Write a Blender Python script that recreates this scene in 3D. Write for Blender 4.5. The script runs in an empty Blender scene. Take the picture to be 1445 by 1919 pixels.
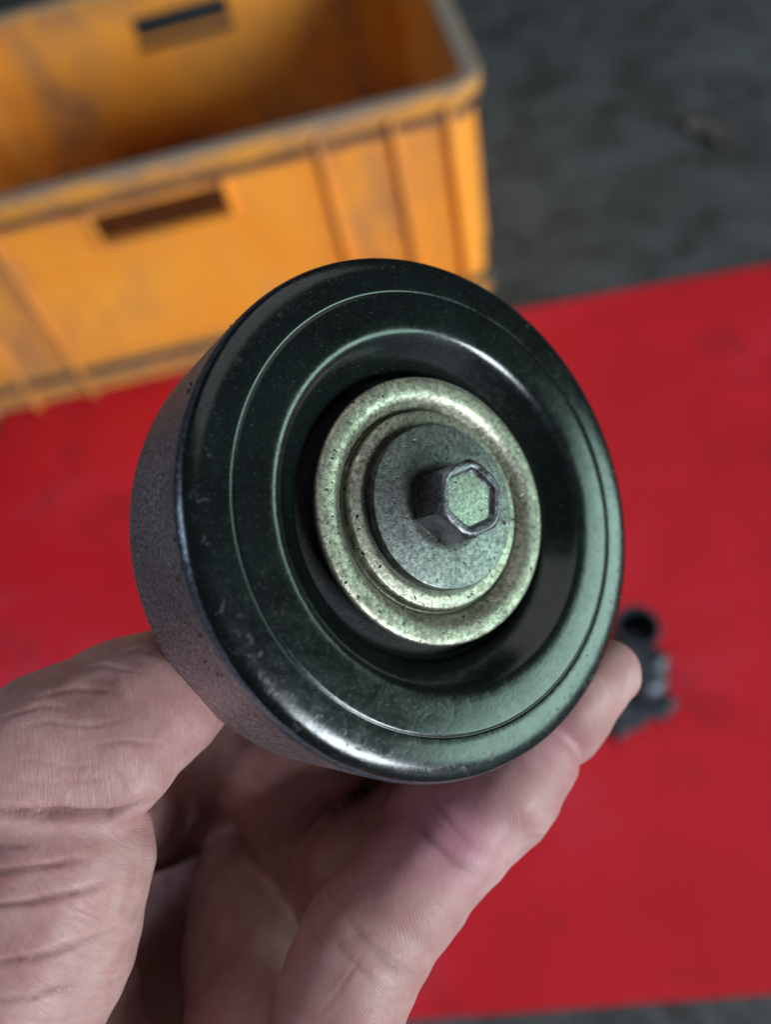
import bpy, bmesh, math, random
import numpy as np
from mathutils import Matrix, Vector

random.seed(4); rng = np.random.default_rng(4)
scn = bpy.context.scene
COL = scn.collection

# ------------------------------------------------------------------ camera
# photo: 1445 x 1919 px, focal length about 1450 px; plumb lines meet at (1060, 2030)
PW, PH, F = 1445.0, 1919.0, 1450.0
CAM_H = 0.52
def cray(px, py): return np.array([(px-PW/2)/F, -(py-PH/2)/F, -1.0])
_up = -cray(1060, 2030); _up /= np.linalg.norm(_up)
_X = np.array([1., 0, 0]) - _up*_up[0]; _X /= np.linalg.norm(_X)
RC = np.array([_X, np.cross(_up, _X), _up])          # world = RC @ camera
CAM = np.array([0, 0, CAM_H])
def c2w(P): return np.asarray(P) @ RC.T + CAM
def floor_at(px, py, z=0.0):
    r = RC @ cray(px, py); return CAM + r*((CAM_H-z)/-r[2])

cd = bpy.data.cameras.new('camera'); cam = bpy.data.objects.new('camera', cd); COL.objects.link(cam)
M4 = Matrix([list(RC[i])+[CAM[i]] for i in range(3)]+[[0, 0, 0, 1]]); cam.matrix_world = M4
cd.sensor_fit = 'HORIZONTAL'; cd.sensor_width = 36; cd.lens = 36*F/PW
cd.clip_start = 0.004; cd.clip_end = 50
cd.dof.use_dof = True; cd.dof.focus_distance = 0.105; cd.dof.aperture_fstop = 12.5
scn.camera = cam

# ------------------------------------------------------------------ light
w = bpy.data.worlds.new('World'); scn.world = w; w.use_nodes = True
w.node_tree.nodes['Background'].inputs[0].default_value = (0.50, 0.56, 0.60, 1)
w.node_tree.nodes['Background'].inputs[1].default_value = 0.04
scn.view_settings.view_transform = 'Standard'; scn.view_settings.look = 'None'
scn.view_settings.exposure = 0.25; scn.view_settings.gamma = 1

def area(name, pos, target, sx, sy, power, color, spread=180):
    l = bpy.data.lights.new(name, 'AREA'); l.shape = 'RECTANGLE'; l.size = sx; l.size_y = sy
    l.energy = power; l.color = color; l.spread = math.radians(spread)
    o = bpy.data.objects.new(name, l); COL.objects.link(o); o.location = pos
    o.rotation_euler = (Vector(target)-Vector(pos)).to_track_quat('-Z', 'Y').to_euler()
    return o
PC = c2w(np.array([8.5, .89, -108.5])/1000)           # pulley centre
def around(az, el, d): return PC + d*np.array([math.cos(math.radians(az))*math.cos(math.radians(el)), math.sin(math.radians(az))*math.cos(math.radians(el)), math.sin(math.radians(el))])
area('window_light', around(-46, 10, 3.0), PC, 1.2, 0.80, 100, (.82, .93, 1.0))
area('doorway_light', around(-6, -2, 2.3), PC, 1.6, 0.70, 23, (.64, 1.0, .88))
area('skylight', around(66, 62, 2.5), PC, 2.6, 2.6, 15, (.94, .97, 1.0))
area('high_window_light', around(-170, 24, 2.6), PC, .8, .8, 10, (.70, .82, 1.0))

# ------------------------------------------------------------------ helpers
def mesh(name, V, Fc, mat=None, parent=None, smooth=False, angle=None):
    me = bpy.data.meshes.new(name); me.from_pydata([tuple(v) for v in V], [], [tuple(f) for f in Fc]); me.update()
    o = bpy.data.objects.new(name, me); COL.objects.link(o)
    if mat: me.materials.append(mat)
    if parent: o.parent = parent
    if smooth:
        me.polygons.foreach_set('use_smooth', [True]*len(me.polygons))
        if angle: me.set_sharp_from_angle(angle=math.radians(angle))
    return o
def empty(name, loc, rot=None):
    o = bpy.data.objects.new(name, None); COL.objects.link(o); o.location = loc; o.empty_display_size = .02
    if rot is not None: o.rotation_euler = rot
    return o
def tag(o, label=None, cat=None, kind=None, group=None):
    for k, v in (('label', label), ('category', cat), ('kind', kind), ('group', group)):
        if v: o[k] = v
    return o
def box(x0, x1, y0, y1, z0, z1):
    V = [(x, y, z) for z in (z0, z1) for y in (y0, y1) for x in (x0, x1)]
    return V, [(0, 2, 3, 1), (4, 5, 7, 6), (0, 1, 5, 4), (2, 6, 7, 3), (0, 4, 6, 2), (1, 3, 7, 5)]
def bev(o, w, seg=2):
    b = o.modifiers.new('bevel', 'BEVEL'); b.width = w; b.segments = seg; b.limit_method = 'ANGLE'; b.harden_normals = False
    o.data.polygons.foreach_set('use_smooth', [True]*len(o.data.polygons)); o.data.set_sharp_from_angle(angle=math.radians(40))
    return o
def merge(parts):
    V, Fc = [], []
    for v, f in parts:
        n = len(V); V += list(v); Fc += [tuple(i+n for i in q) for q in f]
    return V, Fc

class NT:
    """tiny node-graph writer"""
    def __init__(s, name):
        s.m = bpy.data.materials.new(name); s.m.use_nodes = True; s.t = s.m.node_tree; s.b = s.t.nodes['Principled BSDF']
        s.out = s.t.nodes['Material Output']
    def n(s, typ, ins=None, **kw):
        nd = s.t.nodes.new(typ)
        for k, v in kw.items(): setattr(nd, k, v)
        for k, v in (ins or {}).items(): s.set(nd.inputs[k], v)
        return nd
    def set(s, sock, v):
        if hasattr(v, 'links') or isinstance(v, bpy.types.NodeSocket): s.t.links.new(v, sock)
        else:
            if isinstance(v, (tuple, list)) and len(v) == 3 and sock.type == 'RGBA': v = (*v, 1)
            sock.default_value = v
    def coord(s, which='Object', scale=(1, 1, 1), rot=(0, 0, 0), loc=(0, 0, 0)):
        tc = s.n('ShaderNodeTexCoord')
        return s.n('ShaderNodeMapping', {'Vector': tc.outputs[which], 'Scale': scale, 'Rotation': rot, 'Location': loc}).outputs[0]
    def noise(s, vec, scale, detail=4, rough=.55, dist=0):
        return s.n('ShaderNodeTexNoise', {'Vector': vec, 'Scale': scale, 'Detail': detail, 'Roughness': rough, 'Distortion': dist}).outputs['Fac']
    def ramp(s, fac, a, b, lo=0., hi=1.):
        return s.n('ShaderNodeMapRange', {'Value': fac, 'From Min': a, 'From Max': b, 'To Min': lo, 'To Max': hi}).outputs[0]
    def mix(s, fac, a, b, mode='MIX'):
        nd = s.n('ShaderNodeMix', data_type='RGBA', blend_type=mode)
        s.set(nd.inputs[0], fac); s.set(nd.inputs[6], a); s.set(nd.inputs[7], b); return nd.outputs[2]
    def math(s, op, a, b=0., c=None):
        nd = s.n('ShaderNodeMath', operation=op); s.set(nd.inputs[0], a); s.set(nd.inputs[1], b)
        if c is not None: s.set(nd.inputs[2], c)
        return nd.outputs[0]
    def bump(s, h, strength, dist, nrm=None):
        nd = s.n('ShaderNodeBump', {'Height': h, 'Strength': strength, 'Distance': dist})
        if nrm is not None: s.set(nd.inputs['Normal'], nrm)
        return nd.outputs[0]
    def bs(s, **kw):
        for k, v in kw.items(): s.set(s.b.inputs[k.replace('_', ' ')], v)
        return s.m

# ------------------------------------------------------------------ materials
def mat_floor():
    s = NT('oily concrete'); c = s.coord()
    big = s.noise(c, 3.2, 5, .6, .4); med = s.noise(c, 14, 6, .65, .8); fine = s.noise(c, 90, 6, .75)
    col = s.mix(s.ramp(big, .35, .68), (.030, .029, .028), (.070, .082, .092))
    col = s.mix(s.ramp(med, .42, .75), col, (.105, .120, .132)); 
    col = s.mix(s.ramp(med, .50, .26, 0, .75), col, (.018, .017, .017))
    col = s.mix(s.ramp(fine, .45, .7, 0, .55), col, (.13, .135, .135))
    h = s.math('ADD', s.math('MULTIPLY', med, 1.2), s.math('MULTIPLY', fine, .25))
    return s.bs(Base_Color=col, Roughness=s.ramp(med, .3, .7, .5, .85), Normal=s.bump(h, .5, .004))
def mat_mat():
    s = NT('red rubber sheet'); c = s.coord()
    big = s.noise(c, 4.2, 5, .6, .6); med = s.noise(c, 15, 5, .6, .5); fine = s.noise(c, 420, 3, .6)
    col = s.mix(s.ramp(big, .35, .7), (.60, .007, .015), (.76, .014, .034))
    col = s.mix(s.ramp(big, .50, .70, 0, .45), col, (.60, .075, .12))        # dusty worn patches
    col = s.mix(s.ramp(med, .56, .76, 0, .65), col, (.13, .010, .016))       # oily smudges
    return s.bs(Base_Color=col, Roughness=s.ramp(med, .3, .7, .50, .68), Normal=s.bump(fine, .25, .0006), Specular_IOR_Level=.32)
CL_ = .556
def mat_crate(name='yellow crate plastic', grime=.55, dark=(.27, .135, .075)):
    s = NT(name); c = s.coord()
    big = s.noise(c, 5.5, 4, .55, .4); med = s.noise(s.coord(scale=(1, 1, .55)), 17, 6, .68, .7); st = s.noise(s.coord(scale=(1, 1, .12)), 60, 5, .65); fine = s.noise(c, 130, 4, .6)
    col = s.mix(s.ramp(big, .3, .7), (.83, .272, .022), (.94, .385, .050))
    d = s.ramp(s.math('ADD', s.math('MULTIPLY', med, .8), s.math('MULTIPLY', big, .55)), .66, .92)
    col = s.mix(s.math('MULTIPLY', d, grime), col, dark)
    col = s.mix(s.ramp(st, .56, .80, 0, .40), col, (.24, .12, .06))
    # grime caked along the ribs, under the rim and above the foot
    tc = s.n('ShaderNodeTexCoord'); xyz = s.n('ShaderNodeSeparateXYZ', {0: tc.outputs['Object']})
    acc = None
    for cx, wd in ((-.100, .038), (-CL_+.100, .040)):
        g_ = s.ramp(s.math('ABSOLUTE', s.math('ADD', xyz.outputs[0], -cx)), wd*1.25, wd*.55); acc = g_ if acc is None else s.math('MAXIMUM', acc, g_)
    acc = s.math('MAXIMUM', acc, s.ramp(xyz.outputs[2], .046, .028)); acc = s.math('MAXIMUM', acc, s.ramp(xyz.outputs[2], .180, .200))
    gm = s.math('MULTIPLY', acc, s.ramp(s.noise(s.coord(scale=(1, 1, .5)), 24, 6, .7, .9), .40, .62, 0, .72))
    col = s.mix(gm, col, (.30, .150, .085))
    col = s.mix(s.ramp(fine, .60, .80, 0, .30), col, (.16, .08, .045))
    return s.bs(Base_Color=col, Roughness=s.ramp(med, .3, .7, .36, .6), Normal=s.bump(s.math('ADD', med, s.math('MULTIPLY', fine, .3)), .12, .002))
def mat_rim():
    s = NT('scuffed dusty rim plastic'); c = s.coord()
    big = s.noise(c, 14, 5, .65, .5); fine = s.noise(c, 90, 4, .6)
    geo = s.n('ShaderNodeNewGeometry'); sep = s.n('ShaderNodeSeparateXYZ', {0: geo.outputs['Normal']})
    col = s.mix(s.ramp(big, .42, .66), (.66, .27, .035), (.30, .17, .10))
    dust = s.math('MULTIPLY', s.ramp(sep.outputs[2], .35, .9), s.ramp(big, .25, .5, .55, 1))   # dust lies on upward faces
    col = s.mix(dust, col, (.30, .255, .21))
    col = s.mix(s.ramp(fine, .55, .75, 0, .35), col, (.10, .06, .04))
    return s.bs(Base_Color=col, Roughness=.6, Normal=s.bump(fine, .25, .001))
def mat_face():
    s = NT('black painted steel'); c = s.coord()
    blot = s.noise(c, 260, 5, .65, 1.2); fine = s.noise(c, 1500, 3, .6); sp = s.noise(c, 2600, 2, .5); big = s.noise(c, 60, 4, .6)
    dirt = s.ramp(sp, .64, .76, 0, .45)
    tc = s.n('ShaderNodeTexCoord'); xyz = s.n('ShaderNodeSeparateXYZ', {0: tc.outputs['Object']})
    rad = s.math('SQRT', s.math('ADD', s.math('POWER', xyz.outputs[0], 2.), s.math('POWER', xyz.outputs[1], 2.)))
    chip = s.math('MULTIPLY', s.ramp(rad, .0335, .0350), s.ramp(s.noise(c, 620, 4, .7, .5), .60, .65))
    col = s.mix(s.ramp(big, .35, .7), (.003, .004, .004), (.005, .008, .008))
    col = s.mix(dirt, col, (.07, .075, .07))
    r = s.math('ADD', s.math('ADD', s.ramp(blot, .35, .68, .16, .25), s.math('MULTIPLY', s.ramp(fine, .52, .72), .10)), s.math('MULTIPLY', chip, .45))
    h = s.math('SUBTRACT', s.math('ADD', s.math('MULTIPLY', blot, .6), s.math('MULTIPLY', fine, .25)), s.math('MULTIPLY', chip, 2.5))
    return s.bs(Base_Color=col, Roughness=r, Specular_IOR_Level=.55, Normal=s.bump(h, .10, .0004))
def mat_drum():
    s = NT('worn grey steel drum'); c = s.coord()
    sp = s.noise(c, 1900, 4, .65); med = s.noise(c, 220, 5, .65); big = s.noise(c, 60, 4, .6); st = s.noise(s.coord(scale=(1, 1, .25)), 900, 3, .6)
    col = s.mix(s.ramp(sp, .38, .68), (.15, .115, .122), (.54, .45, .47))
    col = s.mix(s.ramp(big, .4, .65, 0, .55), col, (.20, .135, .145))
    col = s.mix(s.ramp(med, .66, .74, 0, .8), col, (.03, .028, .03))
    h = s.math('ADD', sp, s.math('MULTIPLY', st, .8))
    return s.bs(Base_Color=col, Metallic=.75, Roughness=s.ramp(sp, .3, .7, .42, .62), Normal=s.bump(h, .35, .0004))
def mat_bevel():
    s = NT('chipped rim edge'); c = s.coord()
    med = s.noise(c, 420, 5, .7, .6); fine = s.noise(c, 1700, 3, .6)
    chip = s.ramp(med, .63, .68)
    col = s.mix(s.ramp(fine, .35, .7), (.07, .085, .11), (.17, .20, .25))
    col = s.mix(chip, col, (.008, .007, .007))
    return s.bs(Base_Color=col, Metallic=.6, Specular_IOR_Level=.8, Roughness=s.math('ADD', s.ramp(fine, .3, .7, .16, .30), s.math('MULTIPLY', chip, .35)),
                Normal=s.bump(s.math('SUBTRACT', s.math('MULTIPLY', fine, .3), chip), .45, .0004))
def mat_zinc(name, tint, dark, seed, dm=.55, grime=()):  # grime: (radius, width) of dark rings that paint shade into the gaps
    s = NT(name); c = s.coord(loc=(seed, seed*.7, 0))
    sp = s.noise(c, 1500, 5, .7, .4); med = s.noise(c, 300, 5, .65, .6); big = s.noise(c, 90, 4, .6); pit = s.noise(c, 1100, 2, .5)
    col = s.mix(s.ramp(sp, .34, .66), dark, tint)
    col = s.mix(s.ramp(med, .46, .68, 0, dm), col, dark)
    col = s.mix(s.ramp(big, .45, .7, 0, .45), col, tuple(x*.5 for x in tint))
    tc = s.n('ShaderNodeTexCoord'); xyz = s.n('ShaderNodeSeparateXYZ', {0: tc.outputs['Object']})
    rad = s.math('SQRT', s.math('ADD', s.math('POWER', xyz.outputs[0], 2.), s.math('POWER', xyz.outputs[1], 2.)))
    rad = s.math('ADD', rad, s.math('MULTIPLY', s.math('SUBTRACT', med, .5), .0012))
    gap_shade = None
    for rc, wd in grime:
        g_ = s.ramp(s.math('ABSOLUTE', s.math('SUBTRACT', rad, rc)), wd, wd*.35); gap_shade = g_ if gap_shade is None else s.math('MAXIMUM', gap_shade, g_)
    if gap_shade is not None: col = s.mix(s.math('MULTIPLY', gap_shade, .82), col, (.030, .030, .024))  # shade of the gaps painted into the zinc colour
    p = s.ramp(pit, .66, .72); col = s.mix(p, col, (.012, .012, .010))
    h = s.math('SUBTRACT', s.math('MULTIPLY', sp, .5), p)
    return s.bs(Base_Color=col, Metallic=.78, Roughness=s.ramp(med, .3, .7, .30, .52), Normal=s.bump(h, .35, .00035))
def mat_hex():
    s = NT('dark bolt steel'); c = s.coord()
    sp = s.noise(c, 900, 4, .65, .5); med = s.noise(c, 260, 4, .6, .5)
    col = s.mix(s.ramp(sp, .35, .7), (.085, .082, .092), (.22, .215, .235))
    col = s.mix(s.ramp(med, .52, .66, 0, .8), col, (.040, .028, .028))
    return s.bs(Base_Color=col, Metallic=.85, Roughness=s.ramp(sp, .3, .7, .28, .46), Normal=s.bump(sp, .3, .0005))
def mat_seal():
    s = NT('grimy bearing seal'); c = s.coord()
    a = s.noise(c, 700, 5, .7, .1); 
    return s.bs(Base_Color=s.mix(s.ramp(a, .60, .74), (.004, .004, .004), (.06, .05, .045)), Roughness=.75, Normal=s.bump(a, .6, .0008))
def mat_plain(name, col, rough=.5, metal=0., nscale=300, var=.5):
    s = NT(name); c = s.coord(); a = s.noise(c, nscale, 5, .65, .5)
    cc = s.mix(s.ramp(a, .3, .7), tuple(x*(1-var) for x in col), tuple(min(1, x*(1+var)) for x in col))
    return s.bs(Base_Color=cc, Roughness=s.ramp(a, .3, .7, rough*.8, rough*1.2), Metallic=metal, Normal=s.bump(a, .2, .0006))
def mat_skin():
    s = NT('skin'); c = s.coord()
    big = s.noise(c, 55, 4, .6, .5); med = s.noise(c, 240, 4, .6, .5); fine = s.noise(c, 1600, 3, .6)
    at = s.n('ShaderNodeAttribute', attribute_name='ridge'); rm = s.n('ShaderNodeAttribute', attribute_name='ridge_mask')
    cr = s.n('ShaderNodeAttribute', attribute_name='crease'); pk = s.n('ShaderNodeAttribute', attribute_name='pink')
    col = s.mix(s.ramp(big, .35, .68), (.36, .182, .174), (.45, .268, .252))
    col = s.mix(s.ramp(med, .42, .70, 0, .6), col, (.33, .125, .12))
    col = s.mix(s.math('MULTIPLY', pk.outputs['Fac'], .55), col, (.56, .20, .31))
    col = s.mix(s.math('MULTIPLY', cr.outputs['Fac'], .55), col, (.13, .045, .04))
    # papillary ridges: a wave of the distance along the finger, wobbling
    ph = s.math('ADD', s.math('MULTIPLY', at.outputs['Fac'], 2*math.pi/.52), s.math('MULTIPLY', s.noise(c, 140, 2, .5), 26))
    wave = s.math('MULTIPLY', s.math('SINE', ph), rm.outputs['Fac'])
    v = s.n('ShaderNodeTexVoronoi', {'Vector': s.coord(), 'Scale': 620.}, feature='DISTANCE_TO_EDGE')
    lines = s.ramp(v.outputs['Distance'], 0, .12)
    inv = s.math('SUBTRACT', 1., rm.outputs['Fac'])
    ac = s.n('ShaderNodeAttribute', attribute_name='across')
    cv = s.n('ShaderNodeCombineXYZ', {0: s.math('MULTIPLY', at.outputs['Fac'], .95), 1: s.math('MULTIPLY', ac.outputs['Fac'], .16), 2: s.math('MULTIPLY', med, .8)}).outputs[0]
    wr = s.n('ShaderNodeTexNoise', {'Vector': cv, 'Scale': 1., 'Detail': 4., 'Roughness': .62, 'Distortion': .6}).outputs['Fac']
    wr = s.math('ABSOLUTE', s.math('SUBTRACT', wr, .5)); wrk = s.ramp(wr, 0, .07)          # thin wrinkles across the digit
    h = s.math('ADD', s.math('MULTIPLY', wave, .05), s.math('ADD', s.math('MULTIPLY', s.math('MULTIPLY', lines, inv), .05), s.math('ADD', s.math('MULTIPLY', wrk, s.ramp(inv, 0, 1, .08, .42)), s.math('MULTIPLY', med, .9))))
    col = s.mix(s.math('MULTIPLY', s.ramp(wave, -.2, -1.), .09), col, (.17, .08, .075))
    return s.bs(Base_Color=col, Roughness=s.ramp(fine, .3, .7, .46, .62), Subsurface_Weight=.24, Subsurface_Radius=(.0022, .0009, .0006),
                Subsurface_Scale=1.0, Specular_IOR_Level=.4, Normal=s.bump(h, .40, .00028))

# ------------------------------------------------------------------ setting
g = 6.0; N = 60
V = [(-g+2*g*i/N, -g+2*g*j/N, 0) for j in range(N+1) for i in range(N+1)]
Q = [(j*(N+1)+i, j*(N+1)+i+1, (j+1)*(N+1)+i+1, (j+1)*(N+1)+i) for j in range(N) for i in range(N)]
tag(mesh('floor', V, Q, mat_floor()), 'dark oily concrete floor', kind='structure')

# red sheet on the floor, 0.59 m deep, a little wavy
ang = math.radians(2.8); ex = np.array([math.cos(ang), math.sin(ang)]); ey = np.array([-ex[1], ex[0]])
A0 = np.array([-.512, .592]); LX, LY = 1.35, .583
NX, NY = 90, 42; V = []
def rr(u, v, r=.014):       # rounded corners
    for cx, cy, sx, sy in ((r, r, -1, -1), (LX-r, r, 1, -1), (r, LY-r, -1, 1), (LX-r, LY-r, 1, 1)):
        dx, dy = u-cx, v-cy
        if dx*sx > 0 and dy*sy > 0:
            m = math.hypot(dx, dy)
            if m > r: dx *= r/m; dy *= r/m; return cx+dx, cy+dy
    return u, v
def easei(i, n): t = i/n; return t + .10*math.sin(2*math.pi*t)*-1
for top in (1, 0):
    for j in range(NY+1):
        for i in range(NX+1):
            u, v = rr(LX*easei(i, NX), LY*easei(j, NY))
            p = A0 + ex*u - ey*v
            wob = .0010*math.sin(9*u+3*v)*math.sin(7*v+1.3) + .0006*math.sin(23*u-11*v)
            V.append((p[0], p[1], .0012 + (.003 + wob*.6 if top else 0)))
n1 = NX+1; off = n1*(NY+1)
Q = [(j*n1+i, (j+1)*n1+i, (j+1)*n1+i+1, j*n1+i+1) for j in range(NY) for i in range(NX)]
Q += [tuple(off+k for k in reversed(q)) for q in Q]
edge = [i for i in range(n1)] + [j*n1+NX for j in range(1, NY+1)] + [NY*n1+i for i in range(NX-1, -1, -1)] + [j*n1 for j in range(NY-1, 0, -1)]
Q += [(edge[k], edge[(k+1) % len(edge)], off+edge[(k+1) % len(edge)], off+edge[k]) for k in range(len(edge))]
tag(mesh('rubber_mat', V, Q, mat_mat(), smooth=True, angle=40), 'red rubber mat lying flat on the dark floor', 'mat')

# ------------------------------------------------------------------ yellow crate
CL, CD, CH, CR, T = .556, .430, .218, .022, .003
yellow, rimm = mat_crate(), mat_rim()
grey_grime = mat_plain('grey grime on rib', (.085, .070, .055), .75, 0, 26, .5)
grimy, oily = mat_plain('dirt and gap shade crate rib', (.15, .080, .055), .65, 0, 30, .45), mat_plain('darkened crate bottom', (.22, .075, .022), .6, 0, 40, .4)  # rib: dirt plus painted gap shade; bottom: darkened to dim bounce light
crate = empty('plastic_crate', (.014, .640, .0055), (0, 0, math.radians(7.2)))
tag(crate, 'dirty yellow plastic crate with ribbed walls and slotted handholes', 'crate')
def rpath(off, r=None, n=7):
    """rounded rectangle grown by off; crate frame: x in [-CL,0], y in [0,CD]"""
    r = (CR if r is None else r)+off; P = []
    for cx, cy, a0 in ((-CR, CD-CR, 0), (-CL+CR, CD-CR, 90), (-CL+CR, CR, 180), (-CR, CR, 270)):
        for k in range(n+1):
            a = math.radians(a0+90*k/n); P.append((cx+r*math.cos(a), cy+r*math.sin(a)))
    return P
def ring(name, prof, mat, sharp=35):
    """prof: closed list of (outward offset, z)"""
    loops = [[(x, y, z) for x, y in rpath(o)] for o, z in prof]; n = len(loops[0]); m = len(prof)
    V = [v for l in loops for v in l]
    Q = [(a*n+i, a*n+(i+1) % n, ((a+1) % m)*n+(i+1) % n, ((a+1) % m)*n+i) for a in range(m) for i in range(n)]
    return mesh(name, V, Q, mat, crate, True, sharp)
ring('rim', [(-T-.003, CH-.010), (-T-.003, CH-.0020), (-T-.001, CH), (.0085, CH), (.0105, CH-.0020), (.0105, CH-.012), (.0085, CH-.0125), (.0085, CH-.0035), (-.0002, CH-.0035), (-.0002, CH-.010)], rimm)
ring('flange_rib', [(.0003, .1915), (.0003, .1965), (.0068, .1965), (.0078, .196), (.0078, .192), (.0068, .1915)], grimy)  # brown tone also paints the shade in the gap below the rim
ring('base_rib', [(.0003, .0245), (.0003, .0315), (.0062, .0315), (.0068, .031), (.0068, .025), (.0062, .0245)], grey_grime)
ring('base_band', [(-.006, .000), (-.006, .010), (.0003, .012), (.0038, .012), (.0038, .0065), (-.001, .0055), (-.001, 0)], rimm)
def holed(axis, a0, a1, out, inn, hole, name):
    """wall between a0..a1 along the axis with a slot hole=(h0,h1,z0,z1)"""
    xs = [a0, hole[0], hole[1], a1]; zs = [.0045, hole[2], hole[3], CH-.004]; V = []; Q = []
    P = (lambda a, d, z: (a, d, z)) if axis == 'x' else (lambda a, d, z: (d, a, z))
    for d in (out, inn):
        for z in zs:
            for a in xs: V.append(P(a, d, z))
    for s in range(2):
        for j in range(3):
            for i in range(3):
                if i == 1 and j == 1: continue
                k = s*16+j*4+i; q = (k, k+1, k+5, k+4); Q.append(q if s == 0 else q[::-1])
    for a, b in ((5, 6), (6, 10), (10, 9), (9, 5), (0, 3), (3, 15), (15, 12), (12, 0)): Q.append((a, b, b+16, a+16))
    o = mesh(name, V, Q, yellow, crate)
    bm = bmesh.new(); bm.from_mesh(o.data); bmesh.ops.recalc_face_normals(bm, faces=bm.faces); bm.to_mesh(o.data); bm.free()
    return o
HC = -CL/2
holed('x', -CL+CR, -CR, 0, T, (HC-.0595, HC+.0595, .1580, .1830), 'front_wall')
holed('x', -CL+CR, -CR, CD, CD-T, (HC-.0625, HC+.0605, .1450, .1830), 'back_wall')


for x0, x1 in ((-T, 0), (-CL, -CL+T)):
    v, f = box(x0, x1, CR, CD-CR, .0045, CH-.004); mesh('side_wall', v, f, yellow, crate)
for k in range(4):
    po, pi = rpath(0)[k*8:k*8+8], rpath(-T)[k*8:k*8+8]
    V = [(x, y, z) for z in (.0045, CH-.004) for P in (po, pi) for x, y in P]
    Q = [(i, i+1, 16+i+1, 16+i) for i in range(7)] + [(8+i+1, 8+i, 24+i, 24+i+1) for i in range(7)] + [(i+1, i, 8+i, 8+i+1) for i in range(7)] + [(16+i, 16+i+1, 24+i+1, 24+i) for i in range(7)]
    mesh('corner', V, Q, yellow, crate, True, 50)
P = rpath(-T+.0005); n = len(P)
V = [(x, y, z) for z in (.002, .0046) for x, y in P]
mesh('bottom', V, [tuple(range(n))[::-1], tuple(range(n, 2*n))]+[(i, (i+1) % n, n+(i+1) % n, n+i) for i in range(n)], oily, crate)  # dark colour chosen to keep the crate interior shaded
def rib(x, y0, y1, wdt=.0042, z0=-.001, z1=CH-.0125):
    v, f = box(x-wdt/2, x+wdt/2, min(y0, y1), max(y0, y1), z0, z1); bev(mesh('rib', v, f, yellow, crate), .0008)
for x in (-.131, -.069, -.0225, -CL+.131, -CL+.069, -CL+.0225):
    rib(x, -.0088, .0004, z0=.0005 if abs(x+CL/2) > .25 else -.001); rib(x, CD+.0088, CD-.0004, z0=.0005)
for y in (.06, .13, CD-.13, CD-.06):
    for x0, x1 in ((-.0004, .0088), (-CL-.0088, -CL+.0004)):
        v, f = box(x0, x1, y-.002, y+.002, .0005, CH-.0125); bev(mesh('rib', v, f, yellow, crate), .0008)
for dy in (0, 1):
    y0, y1 = (-.0066, .0003) if dy == 0 else (CD-.0003, CD+.0066)
    hf = []
    for x0, x1, z0, z1 in ((HC-.0635, HC-.0596, .154, .1924), (HC+.0596, HC+.0635, .154, .1924)):
        v, f = box(x0, x1, y0, y1, z0, z1); bev(mesh('handhole_frame', v, f, yellow, crate), .0007)
    v, f = box(HC-.0595, HC+.0595, y0, y1, .1540, .1578); bev(mesh('handhole_frame', v, f, yellow, crate), .0007)

# ------------------------------------------------------------------ coolant pipe fitting on the mat
fm = mat_plain('dark cast metal', (.055, .062, .075), .42, .6, 180, .45)
bl = mat_plain('black bore disc', (.004, .004, .004), .9, 0, 200, .3)
MZ = .0047
fit = empty('pipe_fitting', (.067, .214, MZ), (0, 0, math.radians(-8))); fit.scale = (.93, .93, .93)
tag(fit, 'dark metal pipe fitting with an open round bore lying on the red mat', 'pipe fitting')
def lathe(name, prof, mat, parent, seg=48, loc=(0, 0, 0), rot=(0, 0, 0), scale=1., angle=35, closed=False):
    V = []; Q = []; idx = []
    for r, z in prof:
        if r < 1e-6: idx.append([len(V)]); V.append((0, 0, z*scale))
        else:
            idx.append(list(range(len(V), len(V)+seg)))
            V += [(r*scale*math.cos(2*math.pi*i/seg), r*scale*math.sin(2*math.pi*i/seg), z*scale) for i in range(seg)]
    prs = list(zip(idx, idx[1:])) + ([(idx[-1], idx[0])] if closed else [])
    for a, b in prs:
        for i in range(seg):
            j = (i+1) % seg
            if len(a) == 1 and len(b) == 1: continue
            if len(a) == 1: Q.append((a[0], b[j], b[i]))
            elif len(b) == 1: Q.append((a[i], a[j], b[0]))
            else: Q.append((a[i], a[j], b[j], b[i]))
    o = mesh(name, V, [q[::-1] for q in Q], mat, parent, True, angle); o.location = loc; o.rotation_euler = rot
    return o
# bore pipe standing at the far end, leaning a little towards the viewer
lathe('pipe_neck', [(15, -30), (15.5, -6), (17.2, -4), (17.2, -1.5), (16.4, 0), (14.2, 0), (13.6, -2), (13.4, -29), (15, -30)], fm, fit, 40, (.010, .036, .033), (math.radians(8), math.radians(6), 0), .001)
lathe('bore', [(13.5, -18), (0, -18.5)], bl, fit, 40, (.010, .036, .033), (math.radians(8), math.radians(6), 0), .001)  # near-black disc closing the bore partway down
def blob(name, spheres, mat, parent, vox=.0012):
    bm = bmesh.new()
    for (x, y, z, rx, ry, rz) in spheres:
        bmesh.ops.create_icosphere(bm, subdivisions=3, radius=1, matrix=Matrix.Translation((x, y, z)) @ Matrix.Diagonal((rx, ry, rz, 1)))
    me = bpy.data.meshes.new(name); bm.to_mesh(me); bm.free()
    o = bpy.data.objects.new(name, me); COL.objects.link(o); me.materials.append(mat); o.parent = parent
    r = o.modifiers.new('remesh', 'REMESH'); r.mode = 'VOXEL'; r.voxel_size = vox; r.use_smooth_shade = True
    sm = o.modifiers.new('smooth', 'SMOOTH'); sm.iterations = 4
    return o
blob('housing', [(.006, .020, .014, .019, .022, .0138), (.014, .004, .013, .017, .016, .0128), (-.010, .004, .013, .015, .015, .0128), (.022, .016, .018, .010, .010, .011)], fm, fit)
V = []; npt = 72
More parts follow.
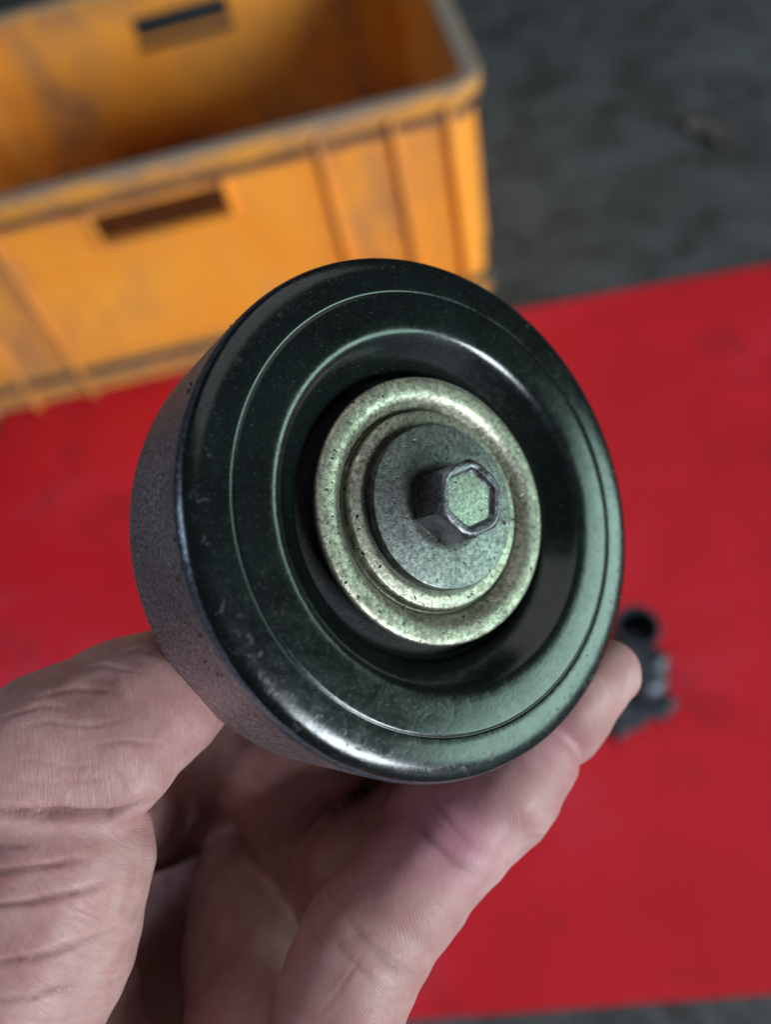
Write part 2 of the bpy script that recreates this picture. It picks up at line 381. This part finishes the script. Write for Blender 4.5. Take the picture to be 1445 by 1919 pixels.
for z in (.0, .0065):
    for i in range(npt):
        a = 2*math.pi*i/npt; r = .0235 + .0075*math.cos(3*a-.9)**3 + .002*math.cos(2*a)
        V.append((.002+r*1.12*math.cos(a), -.014+r*.72*math.sin(a), z))
bev(mesh('flange', V, [tuple(range(npt))[::-1], tuple(range(npt, 2*npt))]+[(i, (i+1) % npt, npt+(i+1) % npt, npt+i) for i in range(npt)], fm, fit), .0012)
for a, rr_ in ((.3, .028), (2.4, .026), (4.49, .030)):
    lathe('bolt_boss', [(5.2, 0), (5.2, 9.2), (4.6, 9.8), (2.6, 9.8), (2.5, 6)], fm, fit, 20, (.002+rr_*1.0*math.cos(a), -.014+rr_*.64*math.sin(a), .0003), (0, 0, 0), .001)

# ------------------------------------------------------------------ pale scrap on the floor
c0 = floor_at(1325, 252); NXs, NYs = 22, 12; V = []
for top in (1, 0):
    for j in range(NYs+1):
        for i in range(NXs+1):
            u, v = i/NXs*2-1, j/NYs*2-1
            wdt = .020*(1-.45*abs(u)**1.6)*(1+.18*math.sin(5*u+1)+.1*math.sin(13*u))
            x = .055*u*(1+.05*math.sin(4*v)); y = wdt*v + .010*math.sin(2.2*u)
            z = .0035+.006*abs(v)**2*(1+.5*math.sin(6*u)) + .003*math.sin(7*u+2*v)*abs(u) + (.0007 if top else 0)
            V.append((x, y, max(z, .0012 if top else .0004)))
n1 = NXs+1; off = n1*(NYs+1)
Q = [(j*n1+i, j*n1+i+1, (j+1)*n1+i+1, (j+1)*n1+i) for j in range(NYs) for i in range(NXs)]
Q += [tuple(off+k for k in reversed(q)) for q in Q]
edge = [i for i in range(n1)] + [j*n1+NXs for j in range(1, NYs+1)] + [NYs*n1+i for i in range(NXs-1, -1, -1)] + [j*n1 for j in range(NYs-1, 0, -1)]
Q += [(edge[k], off+edge[k], off+edge[(k+1) % len(edge)], edge[(k+1) % len(edge)]) for k in range(len(edge))]
sc = mesh('paper_scrap', V, Q, mat_plain('dirty pale paper', (.125, .105, .098), .85, 0, 60, .35), None, True, 50)
sc.location = (c0[0], c0[1], 0); sc.rotation_euler = (0, 0, math.radians(-78)); sc.scale = (.72, .72, .8)
tag(sc, 'crumpled pale paper scrap on the dark concrete floor', 'scrap')

# ------------------------------------------------------------------ idler pulley
PCm = np.array([8.5, .89, -108.5]); PN = np.array([.5125, .1687, .842]); PN /= np.linalg.norm(PN)
_px = np.array([1., 0, 0]) - PN*PN[0]; _px /= np.linalg.norm(_px); _py = np.cross(PN, _px)
Rp = RC @ np.array([_px, _py, PN]).T
pul = empty('idler_pulley', (0, 0, 0)); pul.matrix_world = Matrix([list(Rp[i])+[PC[i]] for i in range(3)]+[[0, 0, 0, 1]])
tag(pul, 'round steel idler pulley with black dished face, held in the hand', 'pulley')
def arc(cx, cz, r, a0, a1, n):
    return [(cx+r*math.cos(math.radians(a0+(a1-a0)*k/n)), cz+r*math.sin(math.radians(a0+(a1-a0)*k/n))) for k in range(n+1)]
S = 192; mm = .001
facem, drumm, bevm = mat_face(), mat_drum(), mat_bevel()
lathe('drum', [(30, -25.9), (36.9, -25.9), (37.5, -25.3), (37.52, -14), (37.5, -3.0)], drumm, pul, S, scale=mm)
lathe('rim_edge', [(37.5, -3.0), (37.45, -2.5), (37.3, -2.0), (37.05, -1.5)], bevm, pul, S, scale=mm, angle=60)
fp = [(37.05, -1.5), (36.8, -1.10), (36.45, -.78), (36.0, -.52), (35.5, -.34), (34.95, -.22), (34.3, -.14), (33.6, -.09), (32.4, -.03), (31.62, 0), (31.5, -.03), (31.4, -.09), (31.3, -.11), (31.2, -.08), (31.1, -.01), (31.0, .03), (30.7, .05), (29, .07), (27.4, .07), (26.6, .05)]
fp += [(26.05, -.02), (25.6, -.16), (25.2, -.38), (24.8, -.72), (24.4, -1.16), (23.9, -1.75), (23.3, -2.4), (22.6, -3.15), (21.9, -3.85), (21.3, -4.55), (20.85, -5.3), (20.6, -6.1), (20.5, -7.5)]
lathe('face_plate', fp, facem, pul, S, scale=mm, angle=60)
lathe('bearing_seal', [(20.6, -7.0), (19.5, -6.8), (18, -6.9), (14, -7)], mat_seal(), pul, S, scale=mm, angle=60)
zc = mat_zinc('passivated zinc cap', (.54, .52, .40), (.080, .080, .062), 1.0, .70, ((.0120, .0008), (.0148, .0006)))  # dark rings painted as shade beside the washer and in the channel
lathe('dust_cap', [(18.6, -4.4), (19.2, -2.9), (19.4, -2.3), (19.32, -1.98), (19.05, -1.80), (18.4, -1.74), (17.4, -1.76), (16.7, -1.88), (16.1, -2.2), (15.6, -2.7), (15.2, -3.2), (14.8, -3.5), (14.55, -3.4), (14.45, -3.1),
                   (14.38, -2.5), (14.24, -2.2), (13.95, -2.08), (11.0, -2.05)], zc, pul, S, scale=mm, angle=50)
lathe('flange_washer', [(11.75, -2.3), (11.75, -.30), (11.65, -.10), (11.4, -.02), (4, .02)], mat_zinc('grey washer steel', (.27, .28, .265), (.055, .060, .056), 3.3, .75, ((.0057, .0009), (.0120, .0005))), pul, S, scale=mm, angle=40)  # outer dark ring paints the shade of the washer's side wall
# hex bolt head, 10 mm across flats, with sunken top
hm = mat_hex()
def hexpt(r, a): return (r*math.cos(a), r*math.sin(a))
a0 = math.radians(180+30-4)                                    # one flat faces left
NS = 72; prof = []                                             # (flat-limited radius, cap radius, z)
levels = [(5.0, 5.9, 0.0), (5.0, 5.9, 4.6), (5.0, 5.72, 5.1), (5.0, 5.45, 5.6), (4.95, 5.12, 5.95), (4.72, 4.85, 6.12), (4.45, 4.6, 6.15)]
V = []; Q = []
def hexr(af, cap, th):
    t = (th-a0) % (math.pi/3) - math.pi/6
    return min(af/math.cos(t), cap)
for af, cp, z in levels:
    for i in range(NS):
        th = a0+2*math.pi*i/NS; r = hexr(af, cp, th); V.append((r*math.cos(th)*mm, r*math.sin(th)*mm, z*mm))
for r_, rc, z in ((3.85, 4.25, 6.02), (3.6, 4.0, 5.55), (3.4, 3.8, 5.4)):
    for i in range(NS):
        th = a0+2*math.pi*i/NS; r = hexr(r_, rc, th); V.append((r*math.cos(th)*mm, r*math.sin(th)*mm, z*mm))
L = len(levels)+3
for l in range(L-1):
    for i in range(NS): Q.append((l*NS+i, l*NS+(i+1) % NS, (l+1)*NS+(i+1) % NS, (l+1)*NS+i))
bolt = mesh('bolt_head', V, Q, hm, pul, True, 28)
top = [((3.5+.4*0)*mm*0, 0, 5.25*mm)]
V = []; 
for i in range(NS):
    th = a0+2*math.pi*i/NS; r = hexr(3.42, 3.82, th); V.append((r*math.cos(th)*mm, r*math.sin(th)*mm, 5.405*mm))
for i in range(NS):
    th = a0+2*math.pi*i/NS; V.append((1.6*math.cos(th)*mm, 1.6*math.sin(th)*mm, 5.50*mm))
V.append((0, 0, 5.52*mm))
Q = [(i, (i+1) % NS, NS+(i+1) % NS, NS+i) for i in range(NS)] + [(NS+i, NS+(i+1) % NS, 2*NS) for i in range(NS)]
mesh('bolt_recess', V, Q, mat_zinc('bolt recess zinc', (.44, .50, .40), (.13, .16, .13), 7.1), bolt, True)
# back of the pulley
lathe('back_plate', [(36.7, -25.85), (30, -25.6), (28, -23), (18, -22), (15, -24), (9, -24), (0, -24)][::-1], facem, pul, 96, scale=mm, angle=40)
# grime crumbs stuck to the rim
parts = []
for k in range(70):
    th = random.uniform(0, 2*math.pi); q = random.random()
    if q < .7: r, z = 37.45+random.uniform(-.05, .1), random.uniform(-9, -3.2)
    else: r, z = random.choice([(34.4, -.3), (36.3, -1.2), (33, -.02)])
    s = random.uniform(.10, .34)*(1 if q < .7 else .6)
    pts = [(r+s*a*random.uniform(.6, 1.2), s*b*random.uniform(.6, 1.6), s*c*random.uniform(.5, 1.0)) for a, b, c in ((1, 0, 0), (-1, 0, 0), (0, 1, 0), (0, -1, 0), (0, 0, 1), (0, 0, -1))]
    v = [((x*math.cos(th)-y*math.sin(th))*mm, (x*math.sin(th)+y*math.cos(th))*mm, (z+zz)*mm) for x, y, zz in pts]
    parts.append((v, [(0, 2, 4), (2, 1, 4), (1, 3, 4), (3, 0, 4), (2, 0, 5), (1, 2, 5), (3, 1, 5), (0, 3, 5)]))
V, Q = merge(parts); tag(mesh('grime_crumbs', V, Q, mat_plain('grime', (.012, .010, .010), .9, 0, 900, .4), pul), kind='stuff')

# ------------------------------------------------------------------ the hand (camera space, millimetres)
def P3(px, py, z): return np.array([(px-PW/2)/F*z, -(py-PH/2)/F*z, -z])
def chain(pts): return [(P3(*a[:3]), a[3], P3(*b[:3]), b[3]) for a, b in zip(pts, pts[1:])]
RING = [(1003, 1425, 125.5, 6.7), (935, 1494, 123, 7.9), (850, 1575, 120, 7.9), (770, 1662, 117.5, 8.6), (682, 1768, 114, 9.2), (640, 1870, 112, 8.9), (622, 2040, 108, 9.6), (590, 2260, 100, 12)]
MID = [(1134, 1262, 130, 5.7), (1050, 1342, 131, 7.0), (935, 1448, 132, 8), (800, 1535, 134, 8.7), (664, 1620, 136.5, 9.6), (655, 1760, 143, 10.5), (590, 2000, 142, 13)]
INDEX = [(800, 1245, 141.5, 6.8), (745, 1285, 139.5, 7.9), (680, 1335, 137.5, 8.3), (600, 1398, 137.5, 8.8), (515, 1447, 139, 9.8), (570, 1545, 146, 10.5), (640, 1650, 154, 11.5), (640, 1850, 150, 13)]
PINK = [(850, 2145, 107, 6.8), (785, 2235, 101, 10), (725, 2340, 98, 13), (650, 2500, 97, 17), (430, 2700, 105, 22)]  # out of view; thickened and raised to block light from the palm pocket
TH_D = [(372, 1245, 121.5, 7.0), (335, 1278, 120.5, 8.8), (240, 1330, 116.5, 10.2), (105, 1412, 110, 11.4), (60, 1440, 109, 11)]
TH_P = [(112, 1612, 109, 13.0), (60, 1760, 107, 13.2), (-50, 1990, 107, 15), (-60, 2250, 110, 18)]
MOUND = [(465, 1670, 146, 11), (470, 1800, 138, 11.2), (484, 1960, 124, 11.2), (470, 2200, 110, 14)]
PALM = [(400, 1440, 176, 13), (470, 1600, 182, 17), (400, 1760, 178, 19), (340, 2000, 158, 21), (300, 2400, 128, 25)]
THEN = [(112, 1880, 125, 12.6), (100, 2100, 120, 17), (150, 2400, 115, 22)]
WEB = [(130, 1560, 124, 9), (290, 1510, 156, 11), (430, 1460, 168, 12), (560, 1530, 167, 13), (720, 1490, 160, 14)]
WEBB = [(-40, 1620, 132, 13), (-30, 1800, 138, 17), (0, 2000, 138, 20), (150, 2300, 130, 24)]  # unseen web beside the thumb, added to stop light leaking in from the left
FILL = [(630, 1455, 152, 10), (770, 1440, 149, 10)]
HEEL = [(560, 2200, 132, 15), (540, 2350, 122, 19), (430, 2650, 116, 25)]  # unseen heel of the palm, added to block light entering the pocket
ARM = [(300, 2350, 122, 26), (230, 2800, 112, 26), (150, 3500, 112, 30), (60, 4700, 120, 36), (20, 5300, 125, 36)]
GROUPS = [('ring', chain(RING), 3.), ('mid', chain(MID), 3.), ('index', chain(INDEX), 3.), ('pink', chain(PINK), 3.),
          ('thd', chain(TH_D), 3.), ('thp', chain(TH_P), 4.), ('mound', chain(MOUND), 4.), ('palm', chain(PALM), 5.), ('heel', chain(HEEL), 5.), ('webb', chain(WEBB), 5.), ('fill', chain(FILL), 5.), ('then', chain(THEN), 4.), ('web', chain(WEB), 5.), ('arm', chain(ARM), 10.)]
# soft pads on the palm side: (px, py, z, r)
PADS = {'ring': [(960, 1470, 120, 6.6), (765, 1665, 113.8, 6.8)], 'mid': [(1085, 1310, 125.5, 5.6), (800, 1535, 123, 7)], 'thd': [(300, 1330, 114, 8.5), (215, 1425, 107.5, 8.2)]}
def smin(a, b, k):
    h = np.clip(.5+.5*(b-a)/k, 0, 1); return b+(a-b)*h-k*h*(1-h)
def capsule(P, s):
    a, ra, b, rb = s; ab = b-a; L2 = ab@ab
    t = np.clip((P-a)@ab/L2, 0, 1); return np.linalg.norm(P-a-t[:, None]*ab, axis=1)-(ra+(rb-ra)*t)
UK = {'ring': .5, 'mid': .4, 'index': .6, 'pink': 1., 'thd': 1.2, 'thp': 1.5, 'mound': 1.0, 'palm': 4., 'heel': 3., 'webb': 4., 'fill': 2., 'then': 2., 'web': 5., 'arm': 10.}
def sbox(s, mg): return np.minimum(s[0]-s[1], s[2]-s[3])-mg, np.maximum(s[0]+s[1], s[2]+s[3])+mg
BOX = {}
for nm_, sg_, k_ in GROUPS:
    bb = [sbox(q_, 8) for q_ in sg_]; BOX[nm_] = (np.min([b_[0] for b_ in bb], 0), np.max([b_[1] for b_ in bb], 0))
def sdf(P):
    tot = np.full(len(P), 30.)
    for name, segs, k in GROUPS:
        lo, hi = BOX[name]; m = np.nonzero(((P > lo) & (P < hi)).all(1))[0]
        if not len(m): continue
        p = P[m]; d = np.full(len(p), 30.)
        for s in segs:
            lo, hi = sbox(s, 7); q = ((p > lo) & (p < hi)).all(1)
            if q.any(): d[q] = smin(d[q], capsule(p[q], s), k)
        for q in PADS.get(name, ()):
            e = np.linalg.norm(p-P3(*q[:3]), axis=1)-q[3]; d = smin(d, e, 4.)
        tot[m] = smin(tot[m], d, UK[name])
    x, y, z = P.T
    tot = tot + .22*np.sin(x*.31+1)*np.sin(y*.27+z*.2) + .10*np.sin(x*.8+y*.5)*np.sin(z*.7-y*.6)
    return tot
def surface_nets(lo, hi, h):
    n = np.ceil((hi-lo)/h).astype(int)+1
    ax = [lo[i]+h*np.arange(n[i]) for i in range(3)]
    v = np.empty(n, np.float32)
    for i in range(n[0]):
        Y, Z = np.meshgrid(ax[1], ax[2], indexing='ij')
        v[i] = sdf(np.stack([np.full(Y.size, ax[0][i]), Y.ravel(), Z.ravel()], 1)).reshape(Y.shape)
    ins = v < 0
    cs = np.zeros(n-1, int)
    for d in np.ndindex(2, 2, 2): cs += ins[d[0]:n[0]-1+d[0], d[1]:n[1]-1+d[1], d[2]:n[2]-1+d[2]]
    act = (cs > 0) & (cs < 8); idx = -np.ones(n-1, int); idx[act] = np.arange(act.sum())
    ijk = np.argwhere(act); acc = np.zeros((len(ijk), 3)); cnt = np.zeros(len(ijk))
    for axis in range(3):
        o = [a for a in range(3) if a != axis]
        for p in np.ndindex(2, 2):
            c = ijk.copy(); c[:, o[0]] += p[0]; c[:, o[1]] += p[1]; c2 = c.copy(); c2[:, axis] += 1
            a, b = v[tuple(c.T)], v[tuple(c2.T)]; m = (a < 0) != (b < 0)
            t = np.where(m, a/np.where(m, a-b, 1), 0); q = c.astype(float); q[:, axis] += t
            acc[m] += q[m]; cnt[m] += 1
    V = lo + h*acc/cnt[:, None]; Q = []
    for axis in range(3):
        o = [a for a in range(3) if a != axis]; sl0 = [slice(None)]*3; sl1 = [slice(None)]*3; sl0[axis] = slice(0, -1); sl1[axis] = slice(1, None)
        ch = np.argwhere(ins[tuple(sl0)] != ins[tuple(sl1)])
        ch = ch[(ch[:, o[0]] > 0) & (ch[:, o[1]] > 0) & (ch[:, o[0]] < n[o[0]]-1) & (ch[:, o[1]] < n[o[1]]-1)]
        flip = ins[tuple(ch.T)]; q = []
        for d0, d1 in ((-1, -1), (0, -1), (0, 0), (-1, 0)):
            c = ch.copy(); c[:, o[0]] += d0; c[:, o[1]] += d1; q.append(idx[tuple(c.T)])
        q = np.stack(q, 1); 
        if axis == 1: flip = ~flip
        q[~flip] = q[~flip][:, ::-1]; Q.append(q)
    return V, np.concatenate(Q)
allp = np.array([p for _, s, _ in GROUPS for (a, ra, b, rb) in s for p in (a-ra, a+ra, b-rb, b+rb)])
HV, HQ = surface_nets(allp.min(0)-4, allp.max(0)+4, 1.7)
me = bpy.data.meshes.new('hand'); me.from_pydata(HV.tolist(), [], HQ.tolist()); me.update()
hand = bpy.data.objects.new('hand', me); COL.objects.link(hand)
md = hand.modifiers.new('sub', 'SUBSURF'); md.levels = md.render_levels = 2
dg = bpy.context.evaluated_depsgraph_get(); ev = bpy.data.meshes.new_from_object(hand.evaluated_get(dg))
hand.modifiers.clear(); hand.data = ev; bpy.data.meshes.remove(me); ev.name = 'hand'; me = ev
nv = len(me.vertices); co = np.empty(nv*3); me.vertices.foreach_get('co', co); co = co.reshape(-1, 3)
def grad(P, e=.15):
    k = np.array([[1, -1, -1], [-1, -1, 1], [-1, 1, -1], [1, 1, 1]])
    return sum(s*sdf(P+e*s)[:, None] for s in k)/(4*e)
near = np.nonzero(PH/2-F*co[:, 1]/-co[:, 2] < 2250)[0]      # the forearm needs no refining
for it in range(1):
    p = co[near]; d = sdf(p); gr = grad(p); co[near] = p - np.clip(d/np.maximum((gr**2).sum(1), .2), -1, 1)[:, None]*gr
ed = np.empty(len(me.edges)*2, np.int32); me.edges.foreach_get('vertices', ed); ed = ed.reshape(-1, 2)
deg = np.bincount(ed.ravel(), minlength=nv)
def nbr(a): return (np.bincount(ed[:, 0], a[ed[:, 1]], nv)+np.bincount(ed[:, 1], a[ed[:, 0]], nv))/deg
def relax(P, wgt):
    return P + wgt[:, None]*(np.stack([nbr(P[:, i]) for i in range(3)], 1)-P)
gr = grad(co); bad = (np.linalg.norm(gr, axis=1) < .75).astype(float)      # clefts between fingers
for it in range(4): bad = np.maximum(bad, nbr(bad)*1.2)
bad = np.clip(bad, 0, 1)
for it in range(2): co = relax(co, np.full(nv, .45))
pp = np.stack([PW/2+F*co[:, 0]/-co[:, 2], PH/2-F*co[:, 1]/-co[:, 2]], 1)
cleft = np.clip(1.4-np.hypot(pp[:, 0]-548, pp[:, 1]-1690)/45, 0, 1)*(pp[:, 1] < 1800); bad = np.maximum(bad, cleft)
E0, sub = ed, (bad > 0); ed = ed[sub[ed[:, 0]] | sub[ed[:, 1]]]; deg0 = deg; deg = np.maximum(np.bincount(ed.ravel(), minlength=nv), 1)
for it in range(26): co = relax(co, (bad if it < 3 else cleft)*.6)
ed, deg = E0, deg0
gr = grad(co); nr = gr/np.maximum(np.linalg.norm(gr, axis=1), .05)[:, None]
for it in range(3): nr = np.stack([nbr(nr[:, i]) for i in range(3)], 1)
nr /= np.linalg.norm(nr, axis=1)[:, None]
pix = np.stack([PW/2+F*co[:, 0]/-co[:, 2], PH/2-F*co[:, 1]/-co[:, 2]], 1)
facing = np.clip(-(nr*co).sum(1)/np.linalg.norm(co, axis=1)*3, 0, 1)
# skin folds: polylines where they show on the skin, (depth mm, half width px, points)
def pdist(poly):
    """pixel distance to the fold line and its fading towards both ends"""
    best = np.full(nv, 1e9); arc = np.zeros(nv); s0 = 0.
    for (x0, y0), (x1, y1) in zip(poly, poly[1:]):
        ab = np.array([x1-x0, y1-y0]); L = np.hypot(*ab); t = np.clip(((pix-[x0, y0])@ab)/(L*L), 0, 1)
        d = np.linalg.norm(pix-[x0, y0]-t[:, None]*ab, axis=1); m = d < best; best[m] = d[m]; arc[m] = (s0+t*L)[m]; s0 += L
    u = arc/s0; return best, np.clip(np.minimum(u, 1-u)/.28, 0.02, 1)**.8
FOLDS = [(2.6, 8, [(-60, 1512), (30, 1524), (120, 1523), (200, 1528), (250, 1512), (280, 1496)]),
         (.55, 6, [(-60, 1640), (40, 1627), (110, 1617), (165, 1608)]), (.25, 4, [(-40, 1584), (70, 1584)]),
         (.60, 6, [(-60, 1700), (50, 1690), (140, 1672), (220, 1650)]), (.5, 6, [(-60, 1806), (60, 1793), (140, 1770), (220, 1738)]),
         (.4, 6, [(-60, 1882), (60, 1868), (150, 1838)]),
         (.17, 4, [(0, 1430), (60, 1425), (130, 1440), (200, 1428)]), (.17, 4, [(10, 1372), (90, 1352), (170, 1362), (240, 1345)]), (.17, 4, [(-10, 1465), (80, 1470), (190, 1462), (250, 1480)]),
         (.17, 4, [(60, 1308), (140, 1290), (220, 1296)]), (.17, 4, [(110, 1262), (190, 1246), (270, 1262)]), (.17, 4, [(0, 1345), (80, 1322), (130, 1328)]), (.17, 4, [(160, 1400), (230, 1388), (310, 1396)]), (.17, 4, [(215, 1228), (262, 1215), (300, 1230)]),
         (.45, 8, [(765, 1515), (800, 1565), (850, 1610), (905, 1640)]), (.25, 5, [(800, 1490), (850, 1550), (905, 1600)]),
         (.40, 8, [(640, 1700), (670, 1745), (725, 1800), (790, 1835)]), (.25, 5, [(615, 1740), (650, 1790), (700, 1840)]),
         (.15, 3, [(690, 1770), (640, 1850), (600, 1900)])]
fold = np.zeros(nv); disp = np.zeros(nv)
for dep, hw, poly in FOLDS:
    dd, tp = pdist(poly); wob = 1+.15*np.sin(pix[:, 0]*.07+pix[:, 1]*.05)
    gsn = tp*np.exp(-(dd/(hw*wob*(.6+.4*tp)))**2); disp += .62*dep*gsn - .12*dep*np.exp(-((dd-2.8*hw)/(2*hw))**2); fold = np.maximum(fold, gsn*min(1, dep/.6))
co = co - nr*(disp*facing)[:, None]; fold *= facing
# distance along each finger for the papillary ridges
ridge = np.zeros(nv); across = np.zeros(nv); mask = np.zeros(nv); bestd = np.full(nv, 1e9)
for name, segs, k in GROUPS:
    s0 = 0.; 
    for s in segs:
        a, ra, b, rb = s; ab = b-a; L = np.linalg.norm(ab); t = (co-a)@ab/(L*L); d = capsule(co, s); m = d < bestd
        bestd[m] = d[m]; perp = co-a-np.clip(t, 0, 1)[:, None]*ab
        ac_ = perp@np.cross(ab/L, [0, 0, 1.]); ridge[m] = (s0+t*L+.48*ac_)[m]; across[m] = ac_[m]; mask[m] = {'ring': 1., 'mid': 1., 'index': 1., 'pink': 1., 'mound': .9}.get(name, .0); s0 += L
pink = np.exp(-((np.hypot(pix[:, 0]-835, pix[:, 1]-1560))/95)**2) + .5*np.exp(-((np.hypot(pix[:, 0]-1030, pix[:, 1]-1400))/60)**2)
for nm, arr in (('ridge', ridge), ('across', across), ('ridge_mask', mask), ('crease', fold), ('pink', pink)):
    at = me.attributes.new(nm, 'FLOAT', 'POINT'); at.data.foreach_set('value', arr.astype(np.float32))
org = c2w(P3(300, 1900, 130)/1000)
me.vertices.foreach_set('co', (c2w(co/1000)-org).ravel()); me.polygons.foreach_set('use_smooth', [True]*len(me.polygons)); me.update()
hand.location = org; me.materials.clear(); me.materials.append(mat_skin())
tag(hand, 'bare left hand with palm up gripping the idler pulley', 'hand')
